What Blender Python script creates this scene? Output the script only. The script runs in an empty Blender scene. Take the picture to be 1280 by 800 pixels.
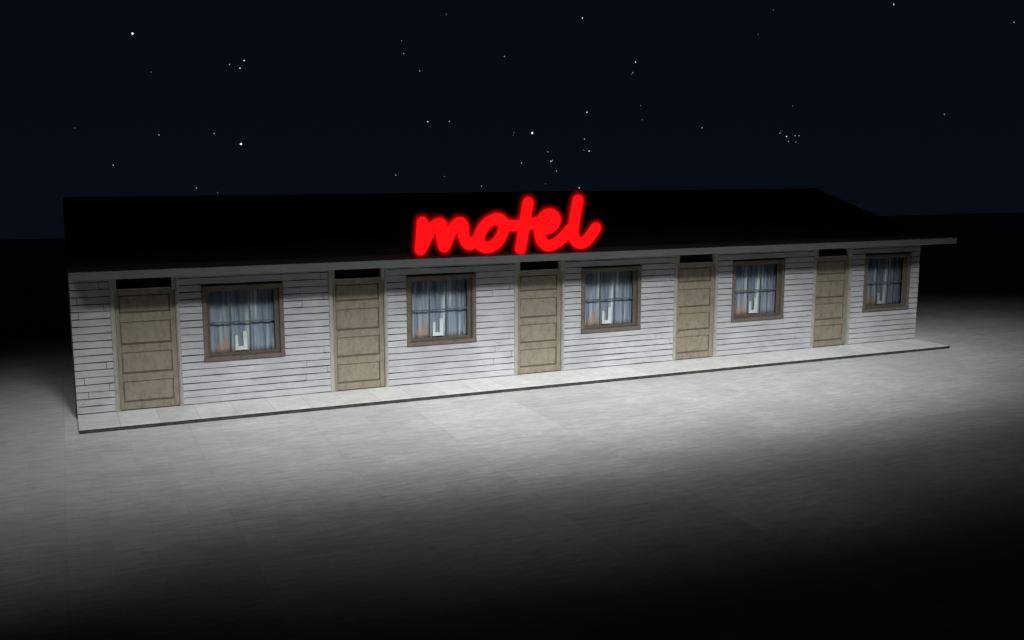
import bpy, math, random
from mathutils import Vector, Matrix
random.seed(7)
scene = bpy.context.scene
COL = scene.collection

# ------------------------------------------------------------------ measures (metres)
XL, XR = 0.213, 18.667        # ends of the building
YB = 7.44                     # rear wall
M = 3.6765                    # one motel room
X0 = 0.813                    # left edge of the first door casing
DW = 1.094                    # door casing width
WXO, WW, WZB, WZT = 1.471, 1.391, 0.739, 2.064   # window offset, width, bottom, top
PORCH = 1.067                 # depth of walkway and of roof overhang
ZG = -0.061                   # ground level, walkway top is 0
EZ0, EZ1 = 2.357, 2.486       # fascia bottom / top
RY, RZ = 3.721, 3.473         # ridge
GY = 43.33                    # far edge of the lot
ROOMS = range(5)

# ------------------------------------------------------------------ mesh helpers
class MB:
    def __init__(s): s.v = []; s.f = []; s.sm = []
    def box(s, x0, x1, y0, y1, z0, z1):
        b = len(s.v)
        s.v += [(x, y, z) for z in (z0, z1) for y in (y0, y1) for x in (x0, x1)]
        s.f += [tuple(b+i for i in q) for q in ((0,2,3,1),(4,5,7,6),(0,1,5,4),(2,6,7,3),(0,4,6,2),(1,3,7,5))]
        return s
    def bevbox(s, x0, x1, y0, y1, z0, z1, b=0.006):
        """box whose front (y0) edges are chamfered"""
        n = len(s.v)
        s.v += [(x0,y1,z0),(x1,y1,z0),(x1,y1,z1),(x0,y1,z1),
                (x0,y0+b,z0),(x1,y0+b,z0),(x1,y0+b,z1),(x0,y0+b,z1),
                (x0+b,y0,z0+b),(x1-b,y0,z0+b),(x1-b,y0,z1-b),(x0+b,y0,z1-b)]
        for q in ((0,3,2,1),(0,1,5,4),(1,2,6,5),(2,3,7,6),(3,0,4,7),(4,5,9,8),(5,6,10,9),(6,7,11,10),(7,4,8,11),(8,9,10,11)):
            s.f.append(tuple(n+i for i in q))
        return s
    def quad(s, *pts):
        n = len(s.v); s.v += [tuple(p) for p in pts]; s.f.append(tuple(range(n, n+len(pts)))); return s
    def tube(s, pts, r, seg=14, flat=1.0):
        """round-ended tube through pts (a smoothed path); flat squeezes depth"""
        P = catmull([Vector(p) for p in pts], 8)
        # hemispherical ends
        d0 = (P[0]-P[1]).normalized(); d1 = (P[-1]-P[-2]).normalized()
        path = []
        caps = [0.06, .2, .45, .7, .88]
        for c in caps: path.append((P[0]+d0*r*math.sqrt(1-c*c), r*c))
        path += [(p, r) for p in P]
        for c in reversed(caps): path.append((P[-1]+d1*r*math.sqrt(1-c*c), r*c))
        rings = []
        for i, (p, rr) in enumerate(path):
            a = path[max(i-1,0)][0]; b_ = path[min(i+1,len(path)-1)][0]
            t = (b_-a).normalized(); side = Vector((0,1,0)); up = t.cross(side).normalized()
            n = len(s.v)
            for k in range(seg):
                an = 2*math.pi*k/seg
                s.v.append(tuple(p + up*math.cos(an)*rr + side*math.sin(an)*rr*flat))
            rings.append(n)
        for a, b_ in zip(rings, rings[1:]):
            for k in range(seg):
                s.f.append((a+k, a+(k+1)%seg, b_+(k+1)%seg, b_+k))
        s.f.append(tuple(rings[0]+k for k in range(seg))[::-1]); s.f.append(tuple(rings[-1]+k for k in range(seg)))
        return s
    def build(s, name, mat, parent=None, loc=(0,0,0), smooth=False, fix=True):
        me = bpy.data.meshes.new(name); me.from_pydata(s.v, [], s.f); me.update()
        if fix:
            import bmesh
            bm = bmesh.new(); bm.from_mesh(me); bmesh.ops.recalc_face_normals(bm, faces=bm.faces); bm.to_mesh(me); bm.free()
        if smooth:
            for p in me.polygons: p.use_smooth = True
        me.materials.append(mat)
        o = bpy.data.objects.new(name, me); COL.objects.link(o)
        o.location = loc; o.parent = parent
        return o

def catmull(P, n):
    Q = [P[0]*2-P[1]] + P + [P[-1]*2-P[-2]]
    out = []
    for i in range(1, len(Q)-2):
        a,b,c,d = Q[i-1:i+3]
        for k in range(n):
            t = k/n
            out.append(0.5*((2*b)+(c-a)*t+(2*a-5*b+4*c-d)*t*t+(3*b-a-3*c+d)*t*t*t))
    out.append(P[-1]); return out

def tag(o, label=None, cat=None, group=None, kind=None):
    for k, v in (('label',label),('category',cat),('group',group),('kind',kind)):
        if v: o[k] = v
    return o
def empty(name, loc, parent=None):
    o = bpy.data.objects.new(name, None); COL.objects.link(o); o.location = loc; o.parent = parent
    o.empty_display_size = 0.2; return o
def copy_tree(o, parent=None):
    c = o.copy(); COL.objects.link(c); c.parent = parent
    for ch in list(o.children): copy_tree(ch, c)
    return c

# ------------------------------------------------------------------ materials
class NT:
    def __init__(s, name, rough=0.8, spec=0.3):
        s.m = bpy.data.materials.new(name); s.m.use_nodes = True
        s.t = s.m.node_tree; s.b = s.t.nodes['Principled BSDF']
        s.b.inputs['Roughness'].default_value = rough
        s.b.inputs['Specular IOR Level'].default_value = spec
        s.tc = s.t.nodes.new('ShaderNodeTexCoord')
        s.geo = None
    def pos(s):
        if not s.geo: s.geo = s.t.nodes.new('ShaderNodeNewGeometry')
        return s.geo.outputs['Position']
    def n(s, typ, **kw):
        nd = s.t.nodes.new(typ)
        for k, v in kw.items():
            if k in nd.inputs: nd.inputs[k].default_value = v
            else: setattr(nd, k, v)
        return nd
    def link(s, a, b): s.t.links.new(a, b)
    def noise(s, scale=(1,1,1), sc=1.0, detail=5, rough=0.55, src=None, dist=0.0):
        mp = s.n('ShaderNodeMapping'); mp.inputs['Scale'].default_value = scale
        s.link(src or s.pos(), mp.inputs['Vector'])
        nz = s.n('ShaderNodeTexNoise'); nz.inputs['Scale'].default_value = sc
        nz.inputs['Detail'].default_value = detail; nz.inputs['Roughness'].default_value = rough
        nz.inputs['Distortion'].default_value = dist
        s.link(mp.outputs[0], nz.inputs['Vector']); return nz.outputs['Fac']
    def ramp(s, fac, stops):
        r = s.n('ShaderNodeValToRGB'); e = r.color_ramp.elements
        while len(e) < len(stops): e.new(0.5)
        for el, (p, c) in zip(e, stops):
            el.position = p; el.color = (*c, 1) if len(c) == 3 else c
        s.link(fac, r.inputs[0]); return r.outputs[0]
    def mix(s, a, b, fac, mode='MIX'):
        m = s.n('ShaderNodeMix', data_type='RGBA', blend_type=mode)
        for v, i in ((a, 6), (b, 7)):
            if isinstance(v, tuple): m.inputs[i].default_value = (*v, 1)
            else: s.link(v, m.inputs[i])
        if isinstance(fac, (int, float)): m.inputs[0].default_value = fac
        else: s.link(fac, m.inputs[0])
        return m.outputs[2]
    def bump(s, h, strength=0.3, dist=0.01):
        b = s.n('ShaderNodeBump'); b.inputs['Strength'].default_value = strength; b.inputs['Distance'].default_value = dist
        s.link(h, b.inputs['Height']); s.link(b.outputs[0], s.b.inputs['Normal'])
    def color(s, c): s.link(c, s.b.inputs['Base Color'])

g3 = lambda v: (v, v, v)

def mat_siding():
    k = NT('painted_clapboard', 0.75)
    big = k.ramp(k.noise((1,1,1), 1.1, 4), [(0.3, (.285,.285,.292)), (0.7, (.40,.40,.41))])
    streak = k.noise((1.2, 1, 16), 2.2, 6, .65)
    c = k.mix(big, (.17,.17,.175), k.ramp(streak, [(.48, g3(0)), (.75, g3(.65))]))
    spots = k.noise((3,3,5), 6, 3, .5)
    c = k.mix(c, (.17,.155,.135), k.ramp(spots, [(.66, g3(0)), (.76, g3(.6))]))
    # weathered dirt along the lowest boards, seen on the photo's paint as a slight tint
    info = k.n('ShaderNodeObjectInfo')
    k.color(c); k.bump(streak, .35, .004); return k.m

def mat_wood(name, a, b, dark, axis='z', rough=.7, dirt=.5):
    k = NT(name, rough)
    sc = {'z': (18, 18, 1.6), 'x': (1.6, 18, 18), 'd': (5, 5, 2.6)}[axis]
    grain = k.noise(sc, 3, 6, .65, dist=.4)
    base = k.mix(a, b, k.noise((1,1,1), 2.7, 4))
    c = k.mix(base, dark, k.ramp(grain, [(.45, g3(0)), (.72, g3(dirt))]))
    blotch = k.noise((1,1,1.4), 7, 5, .7)
    c = k.mix(c, dark, k.ramp(blotch, [(.55, g3(0)), (.75, g3(dirt))]))
    k.color(c); k.bump(grain, .3, .003); return k.m

def mat_plain(name, c, rough=.8, spec=.3, var=.25, sc=6):
    k = NT(name, rough, spec)
    d = tuple(v*(1-var) for v in c)
    k.color(k.mix(c, d, k.ramp(k.noise((1,1,1), sc, 5), [(.35, g3(0)), (.65, g3(1))])))
    return k.m

def mat_ground():
    k = NT('worn_pale_concrete', .9, .15)
    patch = k.ramp(k.noise((1,1,1), .45, 4), [(.3, (.56,.56,.55)), (.7, (.70,.70,.695))])
    # fine straight brushed streaks running with the building
    warp = k.noise((1.3, 6.0, 1), 2.2, 7, .68)
    c = k.mix(patch, (.44,.44,.435), k.ramp(warp, [(.40, g3(0)), (.70, g3(.95))]))
    warm = k.noise((.9, 2.2, 1), 1.5, 4, .6)
    c = k.mix(c, (.52,.505,.465), k.ramp(warm, [(.50, g3(0)), (.66, g3(.55))]))
    cool = k.noise((.9, 2.6, 1), 1.9, 4, .6, dist=.2)
    c = k.mix(c, (.46,.465,.53), k.ramp(cool, [(.58, g3(0)), (.70, g3(.5))]))
    # paving bays
    for wd, ht, off, lo, mo in ((1.85, 1.85, 0, .87, .86), (.925, .4625, .5, .90, .86)):
        br = k.n('ShaderNodeTexBrick'); k.link(k.pos(), br.inputs['Vector']); br.offset = off
        br.inputs['Color1'].default_value = (1,1,1,1); br.inputs['Color2'].default_value = (lo,lo,lo,1)
        br.inputs['Mortar'].default_value = (mo,mo,mo,1); br.inputs['Scale'].default_value = 1
        br.inputs['Brick Width'].default_value = wd; br.inputs['Row Height'].default_value = ht
        br.inputs['Mortar Size'].default_value = .012; br.inputs['Mortar Smooth'].default_value = 1; br.inputs['Bias'].default_value = 0
        c = k.mix(c, br.outputs['Color'], 1.0, 'MULTIPLY')
    grit = k.noise((1.6,5,1), 9, 5, .75)
    c = k.mix(c, (.36,.36,.355), k.ramp(grit, [(.48, g3(0)), (.74, g3(.55))]))
    k.color(c); k.bump(grit, .15, .004); return k.m

def mat_walk():
    k = NT('walkway_stone_slabs', .8, .3)
    base = k.ramp(k.noise((1,1,1), 1.3, 5), [(.3, (.62,.62,.605)), (.7, (.76,.76,.745))])
    vein = k.noise((2, 4, 1), 2.5, 8, .65, dist=.8)
    c = k.mix(base, (.50,.50,.485), k.ramp(vein, [(.45, g3(0)), (.7, g3(.7))]))
    br = k.n('ShaderNodeTexBrick'); mp = k.n('ShaderNodeMapping'); mp.inputs['Location'].default_value = (-.213, .0, 0)
    k.link(k.pos(), mp.inputs['Vector']); k.link(mp.outputs[0], br.inputs['Vector'])
    br.offset = 0
    br.inputs['Color1'].default_value = (1,1,1,1); br.inputs['Color2'].default_value = (.84,.84,.83,1)
    br.inputs['Mortar'].default_value = (.62,.62,.6,1); br.inputs['Scale'].default_value = 1
    br.inputs['Brick Width'].default_value = .615; br.inputs['Row Height'].default_value = 4
    br.inputs['Mortar Size'].default_value = .006; br.inputs['Mortar Smooth'].default_value = .4
    c = k.mix(c, br.outputs['Color'], .9, 'MULTIPLY')
    k.color(c); k.bump(vein, .2, .006); return k.m

def mat_roof():
    k = NT('black_roof_shingle', .95, .05)
    br = k.n('ShaderNodeTexBrick'); k.link(k.pos(), br.inputs['Vector'])
    br.inputs['Color1'].default_value = (.010,.010,.010,1); br.inputs['Color2'].default_value = (.005,.005,.006,1)
    br.inputs['Mortar'].default_value = (.002,.002,.002,1); br.inputs['Scale'].default_value = 1
    br.inputs['Brick Width'].default_value = .33; br.inputs['Row Height'].default_value = .16; br.inputs['Mortar Size'].default_value = .01
    k.color(br.outputs['Color']); return k.m

def mat_curtain():
    k = NT('blue_white_curtain', .9, .1)
    sep = k.n('ShaderNodeSeparateXYZ'); k.link(k.tc.outputs['Object'], sep.inputs[0])
    st = k.noise((5, 1, .2), 2.6, 5, .6, src=k.tc.outputs['Object'])
    c = k.ramp(st, [(.34, (.11,.125,.15)), (.43, (.25,.28,.33)), (.55, (.38,.41,.46)), (.66, (.74,.76,.78))])
    # peach tint low on the left of the cloth
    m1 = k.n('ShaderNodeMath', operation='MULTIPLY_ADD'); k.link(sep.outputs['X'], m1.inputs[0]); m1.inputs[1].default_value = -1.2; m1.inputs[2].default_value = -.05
    # x -0.55..0.55, z 0..1.2 ; tint where z < 0.42 + slope * (x + .3)
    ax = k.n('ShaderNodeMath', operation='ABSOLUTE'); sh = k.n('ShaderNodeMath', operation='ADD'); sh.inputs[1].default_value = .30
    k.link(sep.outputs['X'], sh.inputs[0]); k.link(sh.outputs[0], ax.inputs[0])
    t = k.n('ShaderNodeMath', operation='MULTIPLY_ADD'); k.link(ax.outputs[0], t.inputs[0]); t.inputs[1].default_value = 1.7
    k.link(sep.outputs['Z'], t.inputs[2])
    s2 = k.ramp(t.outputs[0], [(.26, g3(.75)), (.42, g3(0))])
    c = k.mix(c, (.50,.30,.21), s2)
    k.color(c); return k.m

def mat_glass():
    m = bpy.data.materials.new('window_glass'); m.use_nodes = True; t = m.node_tree; t.nodes.clear()
    o = t.nodes.new('ShaderNodeOutputMaterial'); mx = t.nodes.new('ShaderNodeMixShader')
    tr = t.nodes.new('ShaderNodeBsdfTransparent'); tr.inputs[0].default_value = (.82,.87,.88,1)
    gl = t.nodes.new('ShaderNodeBsdfGlossy'); gl.inputs['Roughness'].default_value = .04
    lw = t.nodes.new('ShaderNodeFresnel'); lw.inputs[0].default_value = 1.45
    t.links.new(lw.outputs[0], mx.inputs[0]); t.links.new(tr.outputs[0], mx.inputs[1]); t.links.new(gl.outputs[0], mx.inputs[2])
    t.links.new(mx.outputs[0], o.inputs[0]); return m

def mat_neon():
    m = bpy.data.materials.new('red_neon'); m.use_nodes = True; t = m.node_tree; t.nodes.clear()
    o = t.nodes.new('ShaderNodeOutputMaterial'); em = t.nodes.new('ShaderNodeEmission')
    em.inputs[0].default_value = (1, .006, .008, 1); em.inputs[1].default_value = NEON
    t.links.new(em.outputs[0], o.inputs[0]); return m
def mat_halo_glow(name, e):
    """halo shell added round the neon for soft edges: an even, weakly glowing volume"""
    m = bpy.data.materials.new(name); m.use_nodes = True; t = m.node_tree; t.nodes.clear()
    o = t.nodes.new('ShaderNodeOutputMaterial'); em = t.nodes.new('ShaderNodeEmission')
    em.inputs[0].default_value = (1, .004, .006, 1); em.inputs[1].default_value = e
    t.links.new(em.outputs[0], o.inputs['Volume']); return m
def mat_emit(name, c, s):
    m = bpy.data.materials.new(name); m.use_nodes = True; t = m.node_tree; t.nodes.clear()
    o = t.nodes.new('ShaderNodeOutputMaterial'); em = t.nodes.new('ShaderNodeEmission')
    em.inputs[0].default_value = (*c, 1); em.inputs[1].default_value = s
    t.links.new(em.outputs[0], o.inputs[0]); return m
NEON = .95

SIDING = mat_siding()
DARK = mat_plain('dark_sheathing', (.012,.012,.014))
DOOR = mat_wood('aged_olive_door_paint', (.175,.150,.108), (.225,.200,.150), (.075,.055,.035), 'd', .7, .5)
CASE = mat_wood('door_casing_paint', (.24,.235,.20), (.34,.335,.29), (.10,.092,.07), 'z', .7, .6)
WFRAME = mat_wood('weathered_brown_window_wood', (.098,.080,.062), (.145,.122,.098), (.035,.028,.022), 'x', .8, .7)
SASH = mat_wood('dark_brown_sash_wood', (.085,.068,.05), (.11,.09,.07), (.035,.028,.02), 'z', .8, .6)
MUNT = mat_plain('grey_green_glazing_bar', (.10,.125,.13), .5)
FASC = mat_wood('stained_grey_fascia_board', (.070,.071,.071), (.105,.106,.105), (.05,.05,.05), 'x', .85, .4)
PORCH_TOP = mat_plain('tarred_porch_roof', (.018,.016,.016), .95, .1, .3); ROOF = mat_roof(); GROUND = mat_ground(); WALK = mat_walk()
KERB = mat_plain('dark_walkway_edging', (.045,.044,.038), .9, .1, .5, 9)
GLASS = mat_glass(); CURT = mat_curtain(); NEONM = mat_neon()
WHITE = mat_plain('white_reflection', (.80,.80,.76), .35, .5, .1)
BLACKG = mat_plain('dark_transom_glass', (.008,.009,.010), .12, .5, .3)
INT = mat_plain('dim_interior_plaster', (.05,.05,.055))
STROKES = {'m': [[(5.979, 3.118), (5.964, 2.905), (5.939, 2.643)], [(5.939, 2.643), (6.071, 2.887), (6.199, 3.047), (6.31, 3.089), (6.347, 3.008), (6.339, 2.834), (6.382, 2.676)], [(6.382, 2.676), (6.484, 2.89), (6.598, 3.053), (6.701, 3.095), (6.746, 2.998), (6.758, 2.837), (6.838, 2.713), (6.936, 2.725), (7.052, 2.828)]], 'o': [[(7.4, 3.158), (7.218, 3.077), (7.079, 2.904), (7.052, 2.737), (7.167, 2.641), (7.35, 2.675), (7.49, 2.831), (7.544, 3.014), (7.484, 3.132), (7.39, 3.159)], [(7.484, 3.102), (7.635, 3.024), (7.787, 3.021)]], 't': [[(8.031, 3.435), (7.984, 3.189), (7.934, 2.881), (7.877, 2.587)], [(7.652, 3.021), (7.889, 3.024), (8.163, 3.055), (8.308, 3.073)]], 'e': [[(8.379, 2.925), (8.528, 2.99), (8.597, 3.108), (8.509, 3.216), (8.377, 3.187), (8.284, 3.027), (8.275, 2.809), (8.374, 2.655), (8.531, 2.637), (8.724, 2.748), (8.907, 2.924)]], 'l': [[(9.064, 3.464), (9.021, 3.263), (8.981, 3.011), (8.973, 2.805), (9.053, 2.675), (9.183, 2.655), (9.315, 2.763), (9.451, 2.935)]]}
STARS = [(3.897, 6.447, 3), (4.703, 4.556, 0), (8.671, 5.039, 1), (9.438, 5.273, 2), (9.208, 4.871, 2), (0.867, 1.643, 0), (4.936, 1.329, 1), (7.73, 1.438, 1), (9.101, 0.888, 3), (2.597, -0.239, 1), (6.699, -1.446, 1), (7.778, -1.71, 0), (20.302, 7.876, 0), (17.846, 6.466, 0), (17.958, 5.794, 1), (23.489, 5.676, 1), (18.82, 4.875, 1), (19.227, 2.145, 2), (20.433, 2.163, 1), (17.413, -0.782, 1), (20.126, -0.862, 0), (22.199, -1.404, 1), (27.761, 7.688, 2), (37.196, 6.686, 0), (30.691, 5.354, 2), (30.55, 4.787, 1), (30.499, 4.706, 0), (28.074, 2.675, 2), (31.023, 3.028, 0), (31.122, 2.259, 0), (34.383, 1.813, 1), (24.021, 1.572, 0), (23.981, 1.431, 0), (25.038, 1.542, 3), (27.951, 1.214, 1), (27.918, 0.598, 0), (28.213, 0.555, 2), (25.911, 0.513, 1), (26.098, -0.013, 2), (26.178, 0.032, 1), (24.445, -0.112, 1), (26.407, -0.553, 1), (25.797, -1.261, 0), (27.688, -1.479, 2), (37.934, 7.899, 0), (43.937, 7.925, 2), (49.585, 6.772, 1), (39.133, 2.934, 0), (46.681, 2.397, 1), (38.528, 1.505, 1), (38.575, 1.59, 0), (38.886, 1.317, 2), (39.333, 1.365, 1), (39.532, 1.364, 1), (38.997, 1.061, 1), (39.381, 1.026, 1)]
# ------------------------------------------------------------------ setting
g = MB(); g.box(-160, 260, -60, GY, ZG-.4, ZG); tag(g.build('ground', GROUND), kind='structure')
w = MB(); w.bevbox(XL, XR, -PORCH+.012, 0, ZG, 0, .004)
wk = tag(w.build('walkway', WALK), kind='structure')
e = MB(); e.box(XL, XR, -PORCH, -PORCH+.0115, ZG, -.003); e.build('kerb_edging', KERB, wk)

# ------------------------------------------------------------------ motel
motel = tag(empty('motel_building', (XL, 0, 0)),
            'long low white clapboard motel with five doors, five windows and a black roof', 'motel')
def P(mb, name, mat, parent=motel, **kw):
    """part given in world coordinates, stored relative to its parent"""
    off = Vector((0,0,0)); q = parent
    while q: off += q.location; q = q.parent
    loc = kw.pop('at', off)
    mb.v = [(a-loc[0], b-loc[1], c-loc[2]) for a, b, c in mb.v]
    return mb.build(name, mat, parent, Vector(loc)-off, **kw)

doors = [(X0+i*M, X0+i*M+DW) for i in ROOMS]
wins = [(X0+i*M+WXO, X0+i*M+WXO+WW) for i in ROOMS]
# openings behind the casings
DO = [(a+.070, b-.058) for a, b in doors]; DTOP = EZ0+.015
WO = [(a+.065, b-.065, WZB+.065, WZT-.065) for a, b in wins]

core = MB()
xs = XL+.012
for (da, db), (wa, wb, z0, z1) in zip(DO, WO):
    core.box(xs, da, 0, .14, ZG, 2.47)
    core.box(da, db, 0, .14, DTOP, 2.47)
    core.box(db, wa, 0, .14, ZG, 2.47)
    core.box(wa, wb, 0, .14, ZG, z0); core.box(wa, wb, 0, .14, z1, 2.47)
    xs = wb
core.box(xs, XR-.012, 0, .14, ZG, 2.47)
P(core, 'front_wall', DARK)

# clapboards: lapped boards with thin open laps, a few butt joints, slightly wandering edges
PITCH = .1222
def board(mb, x0, x1, z0, z1, seed):
    rnd = random.Random(seed)
    n = max(1, int((x1-x0)/.28))
    lo = [z0+rnd.uniform(-.006,.005) for _ in range(n+1)]; hi = [z1+rnd.uniform(-.003,.003) for _ in range(n+1)]
    tilt = rnd.uniform(-.0015, .0015)
    b = len(mb.v)
    for i in range(n+1):
        x = x0+(x1-x0)*i/n
        mb.v += [(x,-.024+tilt,lo[i]), (x,-.011+tilt,hi[i]), (x,-.001,hi[i]), (x,-.001,lo[i])]
    for i in range(n):
        a = b+4*i
        for q in ((0,4,5,1),(1,5,6,2),(2,6,7,3),(3,7,4,0)): mb.f.append(tuple(a+k for k in q))
    mb.f.append((b,b+1,b+2,b+3)); b2 = b+4*n; mb.f.append((b2+3,b2+2,b2+1,b2))
sid = MB()
JA = {4:-.50, 6:-.46, 15:-.44, 17:-.43}; JB = {2:-.15, 5:-.10, 13:-.12, 16:-.07}
for r in range(20):                       # r counts down from the top
    z1 = 2.445-r*PITCH; z0 = z1-PITCH+.0185
    zc = (z0+z1)/2
    # solid stretches of this row
    cuts = sorted([(a+.02, b-.02) for a, b in doors] + ([(a+.02, b-.02) for a, b in wins] if WZB+.02 < zc < WZT-.02 else []))
    seg = []; x = XL
    for a, b in cuts: seg.append((x, a)); x = b
    seg.append((x, XR))
    joints = []
    for i in range(6):
        d0 = X0+i*M
        if r in JA: joints.append(d0+JA[r]+random.uniform(-.03,.03))
        if r in JB: joints.append(d0+JB[r]+random.uniform(-.015,.015))
    for a, b in seg:
        pts = [a]+[j for j in joints if a+.04 < j < b-.04]+[b]
        for p, q in zip(pts, pts[1:]):
            board(sid, p+(.004 if p != a else 0), q-(.004 if q != b else 0), max(z0, .004), z1, random.random())
P(sid, 'siding', SIDING, fix=True)

# side, rear and party walls
def clap_side(x, sgn):
    mb = MB()
    for r in range(20):
        z1 = 2.445-r*PITCH; z0 = max(z1-PITCH+.0185, ZG)
        xo, xi = (x-.0, x+.012) if sgn < 0 else (x, x-.012)
        mb.box(min(xo,xi), max(xo,xi), .0, YB, z0, z1)
    return mb
for x, s in ((XL, -1), (XR, 1)):
    P(clap_side(x, s), 'side_siding', SIDING)
    if s < 0: mb = MB(); mb.box(x-.022, x-.001, -.006, .09, ZG, 2.44); P(mb, 'unlit_side_strip', DARK)  # thin dark strip stands for the unlit side wall
    mb = MB(); xi = x+.013*(-s); xj = x+.13*(-s)
    a, b = min(xi,xj), max(xi,xj)
    mb.box(a, b, .141, YB-.14, ZG, 2.44)
    # gable triangle
    n = len(mb.v)
    for xx in (a, b): mb.v += [(xx, .0, 2.446), (xx, YB, 2.446), (xx, RY, RZ-.07)]
    mb.f += [(n,n+1,n+2),(n+3,n+5,n+4),(n,n+3,n+4,n+1),(n+1,n+4,n+5,n+2),(n+2,n+5,n+3,n)]
    P(mb, 'side_wall', DARK)
mb = MB(); mb.box(XL+.012, XR-.012, YB-.14, YB, ZG, 2.44); P(mb, 'rear_wall', SIDING)
mb = MB(); mb.box(XL+.14, XR-.14, .142, YB-.142, ZG-.02, .002); mb.box(XL+.14, XR-.14, 1.4, 1.5, .003, 2.4); P(mb, 'interior', INT)

# roof: flat strip over the walkway, then the pitched roof
mb = MB(); mb.box(XL+.002, XR-.002, -PORCH+.026, .0, EZ0+.02, EZ1-.003); P(mb, 'porch_roof', PORCH_TOP)
mb = MB(); mb.bevbox(XL, XR, -PORCH, -PORCH+.025, EZ0, EZ1, .003); P(mb, 'fascia', FASC)
mb = MB(); n = 0; TH = .05
for xx in (XL-.004, XR+.004):
    mb.v += [(xx,.001,EZ1), (xx,RY,RZ), (xx,YB+.4,EZ1-.11), (xx,YB+.4,EZ1-.11-TH), (xx,RY,RZ-TH), (xx,.001,EZ1-TH)]
mb.f += [(0,1,7,6),(1,2,8,7),(2,3,9,8),(3,4,10,9),(4,5,11,10),(5,0,6,11),(0,5,4,1),(1,4,3,2),(6,7,10,11),(7,8,9,10)]
roof = P(mb, 'roof', ROOF)
mb = MB(); mb.box(XL-.002, XR+.002, RY-.06, RY+.06, RZ-.015, RZ+.006); P(mb, 'ridge_cap', ROOF, roof)

# ---- door (leaf > casing, transom)
def make_door():
    x = doors[0][0]
    # leaf
    mb = MB(); a, b = x+.074, x+DW-.062
    zt = 2.05; pan = [(.13,.49),(.62,.99),(1.12,1.51),(1.655,1.965)]
    sl, sr = .062, .082
    mb.bevbox(a, a+sl, .022, .0515, .006, zt, .003); mb.bevbox(b-sr, b, .022, .0515, .006, zt, .003)
    ed = [.006]+[v for p in pan for v in p]+[zt]
    for k in range(0, len(ed), 2): mb.bevbox(a+sl+.001, b-sr-.001, .024, .0515, ed[k], ed[k+1], .006)
    for z0, z1 in pan:
        mb.bevbox(a+sl+.012, b-sr-.012, .034, .0515, z0+.022, z1-.010, .016)
    leaf = P(mb, 'door', DOOR, motel, at=(x, 0, 0))
    mb = MB(); mb.box(a, b, .052, .075, .006, zt); P(mb, 'door_groove_shade', SASH, leaf)  # dark sheet puts shade into the colour of the panel grooves
    # casing
    mb = MB()
    for s in (0, 1):
        cw = .052 if s == 0 else .044
        q0, q1 = (x, x+cw) if s == 0 else (x+DW-cw, x+DW)
        mb.bevbox(q0, q1, -.038, -.001, .001, EZ1-.16, .006)
        j0, j1 = (x+cw+.0005, x+cw+.019) if s == 0 else (x+DW-cw-.015, x+DW-cw-.0005)
        mb.bevbox(j0, j1, -.022, .10, .001, 2.03, .003)
        c0, c1 = (x+cw+.0005, x+.115) if s == 0 else (x+DW-.105, x+DW-cw-.0005)
        mb.bevbox(c0, c1, -.030, .09, 2.032, 2.30, .004)                   # corner block beside the transom
    mb.bevbox(x+.0525, x+DW-.0445, -.028, .09, 2.302, 2.34, .004)
    P(mb, 'door_casing', CASE, leaf)
    mb = MB(); mb.box(x+.116, x+DW-.106, .075, .095, 2.075, 2.30)
    P(mb, 'transom', BLACKG, leaf)
    mb = MB(); mb.bevbox(x+.116, x+DW-.106, .01, .09, 2.052, 2.074, .004)
    P(mb, 'transom_bar', CASE, leaf)
    return leaf

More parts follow.
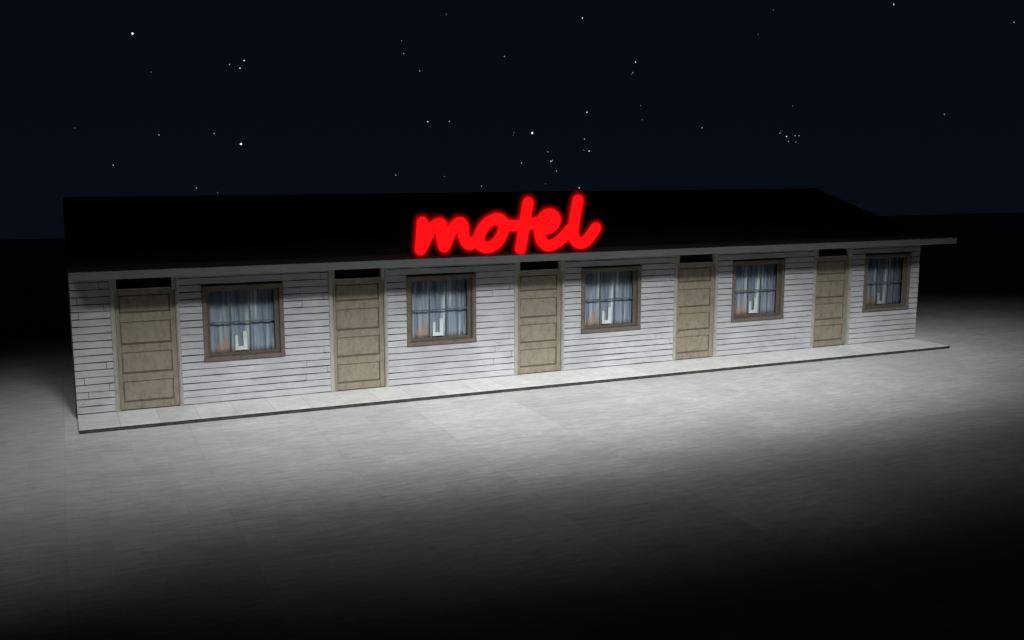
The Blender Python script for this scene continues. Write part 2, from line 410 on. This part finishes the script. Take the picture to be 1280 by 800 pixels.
# ---- window (outer frame > sash, glazing bars, pane)
def make_window():
    x, x1 = wins[0]
    mb = MB(); t = .075
    mb.bevbox(x, x+t, -.045, -.0005, WZB+t+.001, WZT-t-.001, .008); mb.bevbox(x1-t, x1, -.045, -.0005, WZB+t+.001, WZT-t-.001, .008)
    mb.bevbox(x, x1, -.047, -.0005, WZT-t, WZT, .008); mb.bevbox(x-.004, x1+.004, -.055, -.0005, WZB, WZB+t, .008)
    # reveal lining
    r = .0655
    mb.box(x+r, x+r+.012, .0, .11, WZB+r, WZT-r); mb.box(x1-r-.012, x1-r, .0, .11, WZB+r, WZT-r)
    mb.box(x+r+.0121, x1-r-.0121, .0, .11, WZB+r, WZB+r+.012); mb.box(x+r+.0121, x1-r-.0121, .0, .11, WZT-r-.012, WZT-r)
    fr = P(mb, 'window', WFRAME, motel, at=(x, 0, 0))
    mb = MB(); a, b = x+.079, x1-.079; z0, z1 = WZB+.079, WZT-.079; s = .048; sr = .075
    mb.bevbox(a, a+s, .028, .06, z0+s+.001, z1-s*.6-.001, .006); mb.bevbox(b-sr, b, .028, .06, z0+s+.001, z1-s*.6-.001, .006)
    mb.bevbox(a, b, .026, .06, z0, z0+s, .006); mb.bevbox(a, b, .026, .06, z1-s*.6, z1, .006)
    P(mb, 'sash', SASH, fr)
    ga, gb, gz0, gz1 = a+s, b-sr, z0+s, z1-s*.6
    zm = gz0+(gz1-gz0)*.49
    mb = MB(); mb.bevbox(ga, gb, .034, .056, zm-.012, zm+.012, .003); P(mb, 'glazing_bar', MUNT, fr)
    for fct in (.315, .62):
        xx = ga+(gb-ga)*fct
        mb = MB(); mb.bevbox(xx-.010, xx+.010, -0+.036, .056, gz0, zm-.0125, .003); mb.bevbox(xx-.010, xx+.010, .036, .056, zm+.0125, gz1, .003)
        P(mb, 'glazing_bar', MUNT, fr)
    mb = MB(); mb.quad((ga-.01,.058,gz0-.01),(gb+.01,.058,gz0-.01),(gb+.01,.058,gz1+.01),(ga-.01,.058,gz1+.01)); P(mb, 'pane', GLASS, fr)
    # inner sill board
    mb = MB(); mb.box(x+.08, x1-.08, .112, .30, WZB+.02, WZB+.078); P(mb, 'sill', SASH, fr)
    return fr, (ga, gb, gz0, gz1)

door0 = make_door(); win0, (ga, gb, gz0, gz1) = make_window()
for i in range(1, 5):
    for o in (door0, win0):
        c = copy_tree(o, motel); c.location = o.location + Vector((i*M, 0, 0))

# ---- curtains and solid white U shapes modelled in place of a reflection
ORD = ['first', 'second', 'third', 'fourth', 'fifth']
def curtain_mesh():
    mb = MB(); W = gb-ga+.10; H = gz1-gz0+.12; n = 150; rows = 10
    rnd = random.Random(3); ph = [rnd.uniform(0, 6.28) for _ in range(4)]
    for j in range(rows+1):
        t = j/rows
        for i in range(n+1):
            u = i/n; x = (u-.5)*W
            y = .015*math.sin(u*44+ph[0]+.5*math.sin(u*9+ph[1])+.25*t) + .006*math.sin(u*83+ph[2]-.3*t) + .010*math.sin(u*19+ph[3])
            y *= (.65+.5*(1-t))
            mb.v.append((x, y, t*H))
    for j in range(rows):
        for i in range(n):
            a = j*(n+1)+i; mb.f.append((a, a+1, a+n+2, a+n+1))
    return mb
cx0 = (ga+gb)/2
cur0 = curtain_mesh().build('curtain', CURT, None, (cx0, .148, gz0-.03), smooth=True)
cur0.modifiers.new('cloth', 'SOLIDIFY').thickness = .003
refl = MB()
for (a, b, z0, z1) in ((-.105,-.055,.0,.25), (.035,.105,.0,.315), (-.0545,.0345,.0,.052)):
    refl.bevbox(a, b, -.014, .014, z0, z1, .006)
refl.box(-.115, .115, -.018, .018, -.012, -.0005)
refl0 = refl.build('sill_reflection', WHITE, None, (cx0-.03, .090, gz0+.035))
where = ['beside the leftmost motel door', 'between second and third doors', 'between third and fourth doors', 'between fourth and fifth doors', 'at the right end of the motel']
def tagc(o, i):
    return tag(o, 'pale blue and white folded curtain in window ' + where[i], 'curtain', 'curtains hanging behind the motel windows')
def tago(o, i):
    return tag(o, 'white U shape in place of a reflection, on sill of window ' + where[i], 'reflection', 'white reflection shapes on the window sills')
tagc(cur0, 0); tago(refl0, 0)
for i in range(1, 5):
    for src, fn in ((cur0, tagc), (refl0, tago)):
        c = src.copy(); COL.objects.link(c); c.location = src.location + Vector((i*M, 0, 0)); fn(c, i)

# ------------------------------------------------------------------ neon sign
sign = tag(empty('motel_sign', (7.6, -.9, EZ1)), 'glowing red cursive sign reading motel on the front edge of the black roof', 'sign')
def remesh(o, size):
    m = o.modifiers.new('join_strokes', 'REMESH'); m.mode = 'VOXEL'; m.voxel_size = size; m.use_smooth_shade = True
for word, strokes in STROKES.items():
    mb = MB()
    for k, s in enumerate(strokes):
        mb.tube([(x, -.93-.006*k, z) for x, z in s], .100)
    remesh(P(mb, 'letter', NEONM, sign, smooth=True), .014)
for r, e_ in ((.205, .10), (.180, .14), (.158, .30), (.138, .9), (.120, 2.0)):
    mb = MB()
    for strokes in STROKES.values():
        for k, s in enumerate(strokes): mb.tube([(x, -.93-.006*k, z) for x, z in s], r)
    remesh(P(mb, 'glow', mat_halo_glow('added_halo', e_), sign, smooth=True), .018)  # nested emissive shells added for the soft halo of the letters

# ------------------------------------------------------------------ stars: far points of light, all one sky
starm = [mat_emit('starlight_faint', (1,.9,.8), .16), mat_emit('starlight_mid', (.9,.95,1), .42), mat_emit('starlight_clear', (.95,.98,1), .8), mat_emit('starlight_bright', (1,1,1), 2.0)]
CAM = Vector((0.184925, -17.890859, 4.189284)); R = 900
me = bpy.data.meshes.new('stars'); V = []; F = []; MI = []
for az, el, m in STARS:
    a, e_ = math.radians(az), math.radians(el)
    c = CAM + R*Vector((math.sin(a)*math.cos(e_), math.cos(a)*math.cos(e_), math.sin(e_)))
    r = (.46, .52, .66, .95)[m]; b = len(V)
    V += [c+Vector(d)*r for d in ((1,0,0),(-1,0,0),(0,1,0),(0,-1,0),(0,0,1),(0,0,-1))]
    for q in ((0,2,4),(2,1,4),(1,3,4),(3,0,4),(2,0,5),(1,2,5),(3,1,5),(0,3,5)): F.append(tuple(b+k for k in q)); MI.append(m)
me.from_pydata(V, [], F)
for m in starm: me.materials.append(m)
me.polygons.foreach_set('material_index', MI)
st = bpy.data.objects.new('sky_stars', me); COL.objects.link(st); tag(st, kind='structure')

# ------------------------------------------------------------------ camera
yaw, pitch, roll, f = 0.417534, -0.156125, 0.001307, 1262.643568
fw = Vector((math.sin(yaw)*math.cos(pitch), math.cos(yaw)*math.cos(pitch), math.sin(pitch)))
rt = Vector((math.cos(yaw), -math.sin(yaw), 0)); up = rt.cross(fw)
r2 = rt*math.cos(roll)+up*math.sin(roll); u2 = -rt*math.sin(roll)+up*math.cos(roll)
cam = bpy.data.cameras.new('camera'); co = bpy.data.objects.new('camera', cam); COL.objects.link(co)
co.matrix_world = Matrix.Translation(CAM) @ Matrix((r2, u2, -fw)).transposed().to_4x4()
cam.sensor_width = 36; cam.lens = 36*f/1280; cam.clip_end = 3000; cam.clip_start = .1
scene.camera = co

# ------------------------------------------------------------------ night sky
W = bpy.data.worlds.new('World'); scene.world = W; W.use_nodes = True
t = W.node_tree; t.nodes.clear()
tc = t.nodes.new('ShaderNodeTexCoord'); sp = t.nodes.new('ShaderNodeSeparateXYZ'); rp = t.nodes.new('ShaderNodeValToRGB')
bg = t.nodes.new('ShaderNodeBackground'); out = t.nodes.new('ShaderNodeOutputWorld')
mr = t.nodes.new('ShaderNodeMapRange'); mr.inputs[1].default_value = -.2; mr.inputs[2].default_value = 1
t.links.new(tc.outputs['Generated'], sp.inputs[0]); t.links.new(sp.outputs['Z'], mr.inputs[0]); t.links.new(mr.outputs[0], rp.inputs[0])
E_ = rp.color_ramp.elements
E_[0].position = .06; E_[0].color = (.0025,.0037,.0073,1)
E_[1].position = 1; E_[1].color = (.0004,.0005,.0010,1)
for p, c in ((.17, (.0023,.0035,.0066)), (.30, (.0020,.0029,.0052)), (.55, (.0008,.0011,.0020))):
    n_ = E_.new(p); n_.color = (*c, 1)
t.links.new(rp.outputs[0], bg.inputs[0]); bg.inputs[1].default_value = 1.0; t.links.new(bg.outputs[0], out.inputs[0])

# ------------------------------------------------------------------ floodlights in front of the motel (outside the frame), plus an added fill on the left
def flood(loc, target, hw, hh, power, radius=.5):
    """a flood or fill lamp with a wide, low elliptical beam: hw / hh half angles in degrees"""
    L = bpy.data.lights.new('floodlight_or_fill', 'SPOT'); L.energy = power; L.color = (.965, .985, 1)
    L.spot_size = math.radians(2*hw); L.spot_blend = 1; L.shadow_soft_size = radius
    o = bpy.data.objects.new('floodlight_or_fill', L); COL.objects.link(o)
    d = (Vector(target)-Vector(loc)).normalized()
    ax = (Vector((1,0,0)) - d*d.x).normalized(); ay = (-d).cross(ax)      # the wide axis lies along the front of the building
    o.matrix_world = Matrix.Translation(loc) @ Matrix((ax, ay, -d)).transposed().to_4x4() @ Matrix.Diagonal((1, math.tan(math.radians(hh))/math.tan(math.radians(hw)), 1, 1))
    return o
EL = lambda deg, z, y: y+z/math.tan(math.radians(deg))
for x, el, hw, hh, p in ((8.8, 34.6, 36, 10.2, 7000), (9.2, 31.6, 33, 5.2, 29000), (10.2, 34.0, 27, 3.9, 35000)):
    flood((3.6, -20, 12.0), (x, EL(el, 12, -20), 0), hw, hh, p, 2.0)
flood((-3.4, -18, 11.0), (-.8, -2.0, 0), 20, 10, 4600, 1.6)  # extra fill lamp added to brighten the ground at the left

# ------------------------------------------------------------------ render settings
scene.view_settings.view_transform = 'Standard'; scene.view_settings.look = 'None'
scene.view_settings.exposure = 0; scene.view_settings.gamma = 1; scene.view_settings.use_curve_mapping = False
scene.cycles.use_denoising = True; scene.cycles.transparent_max_bounces = 32
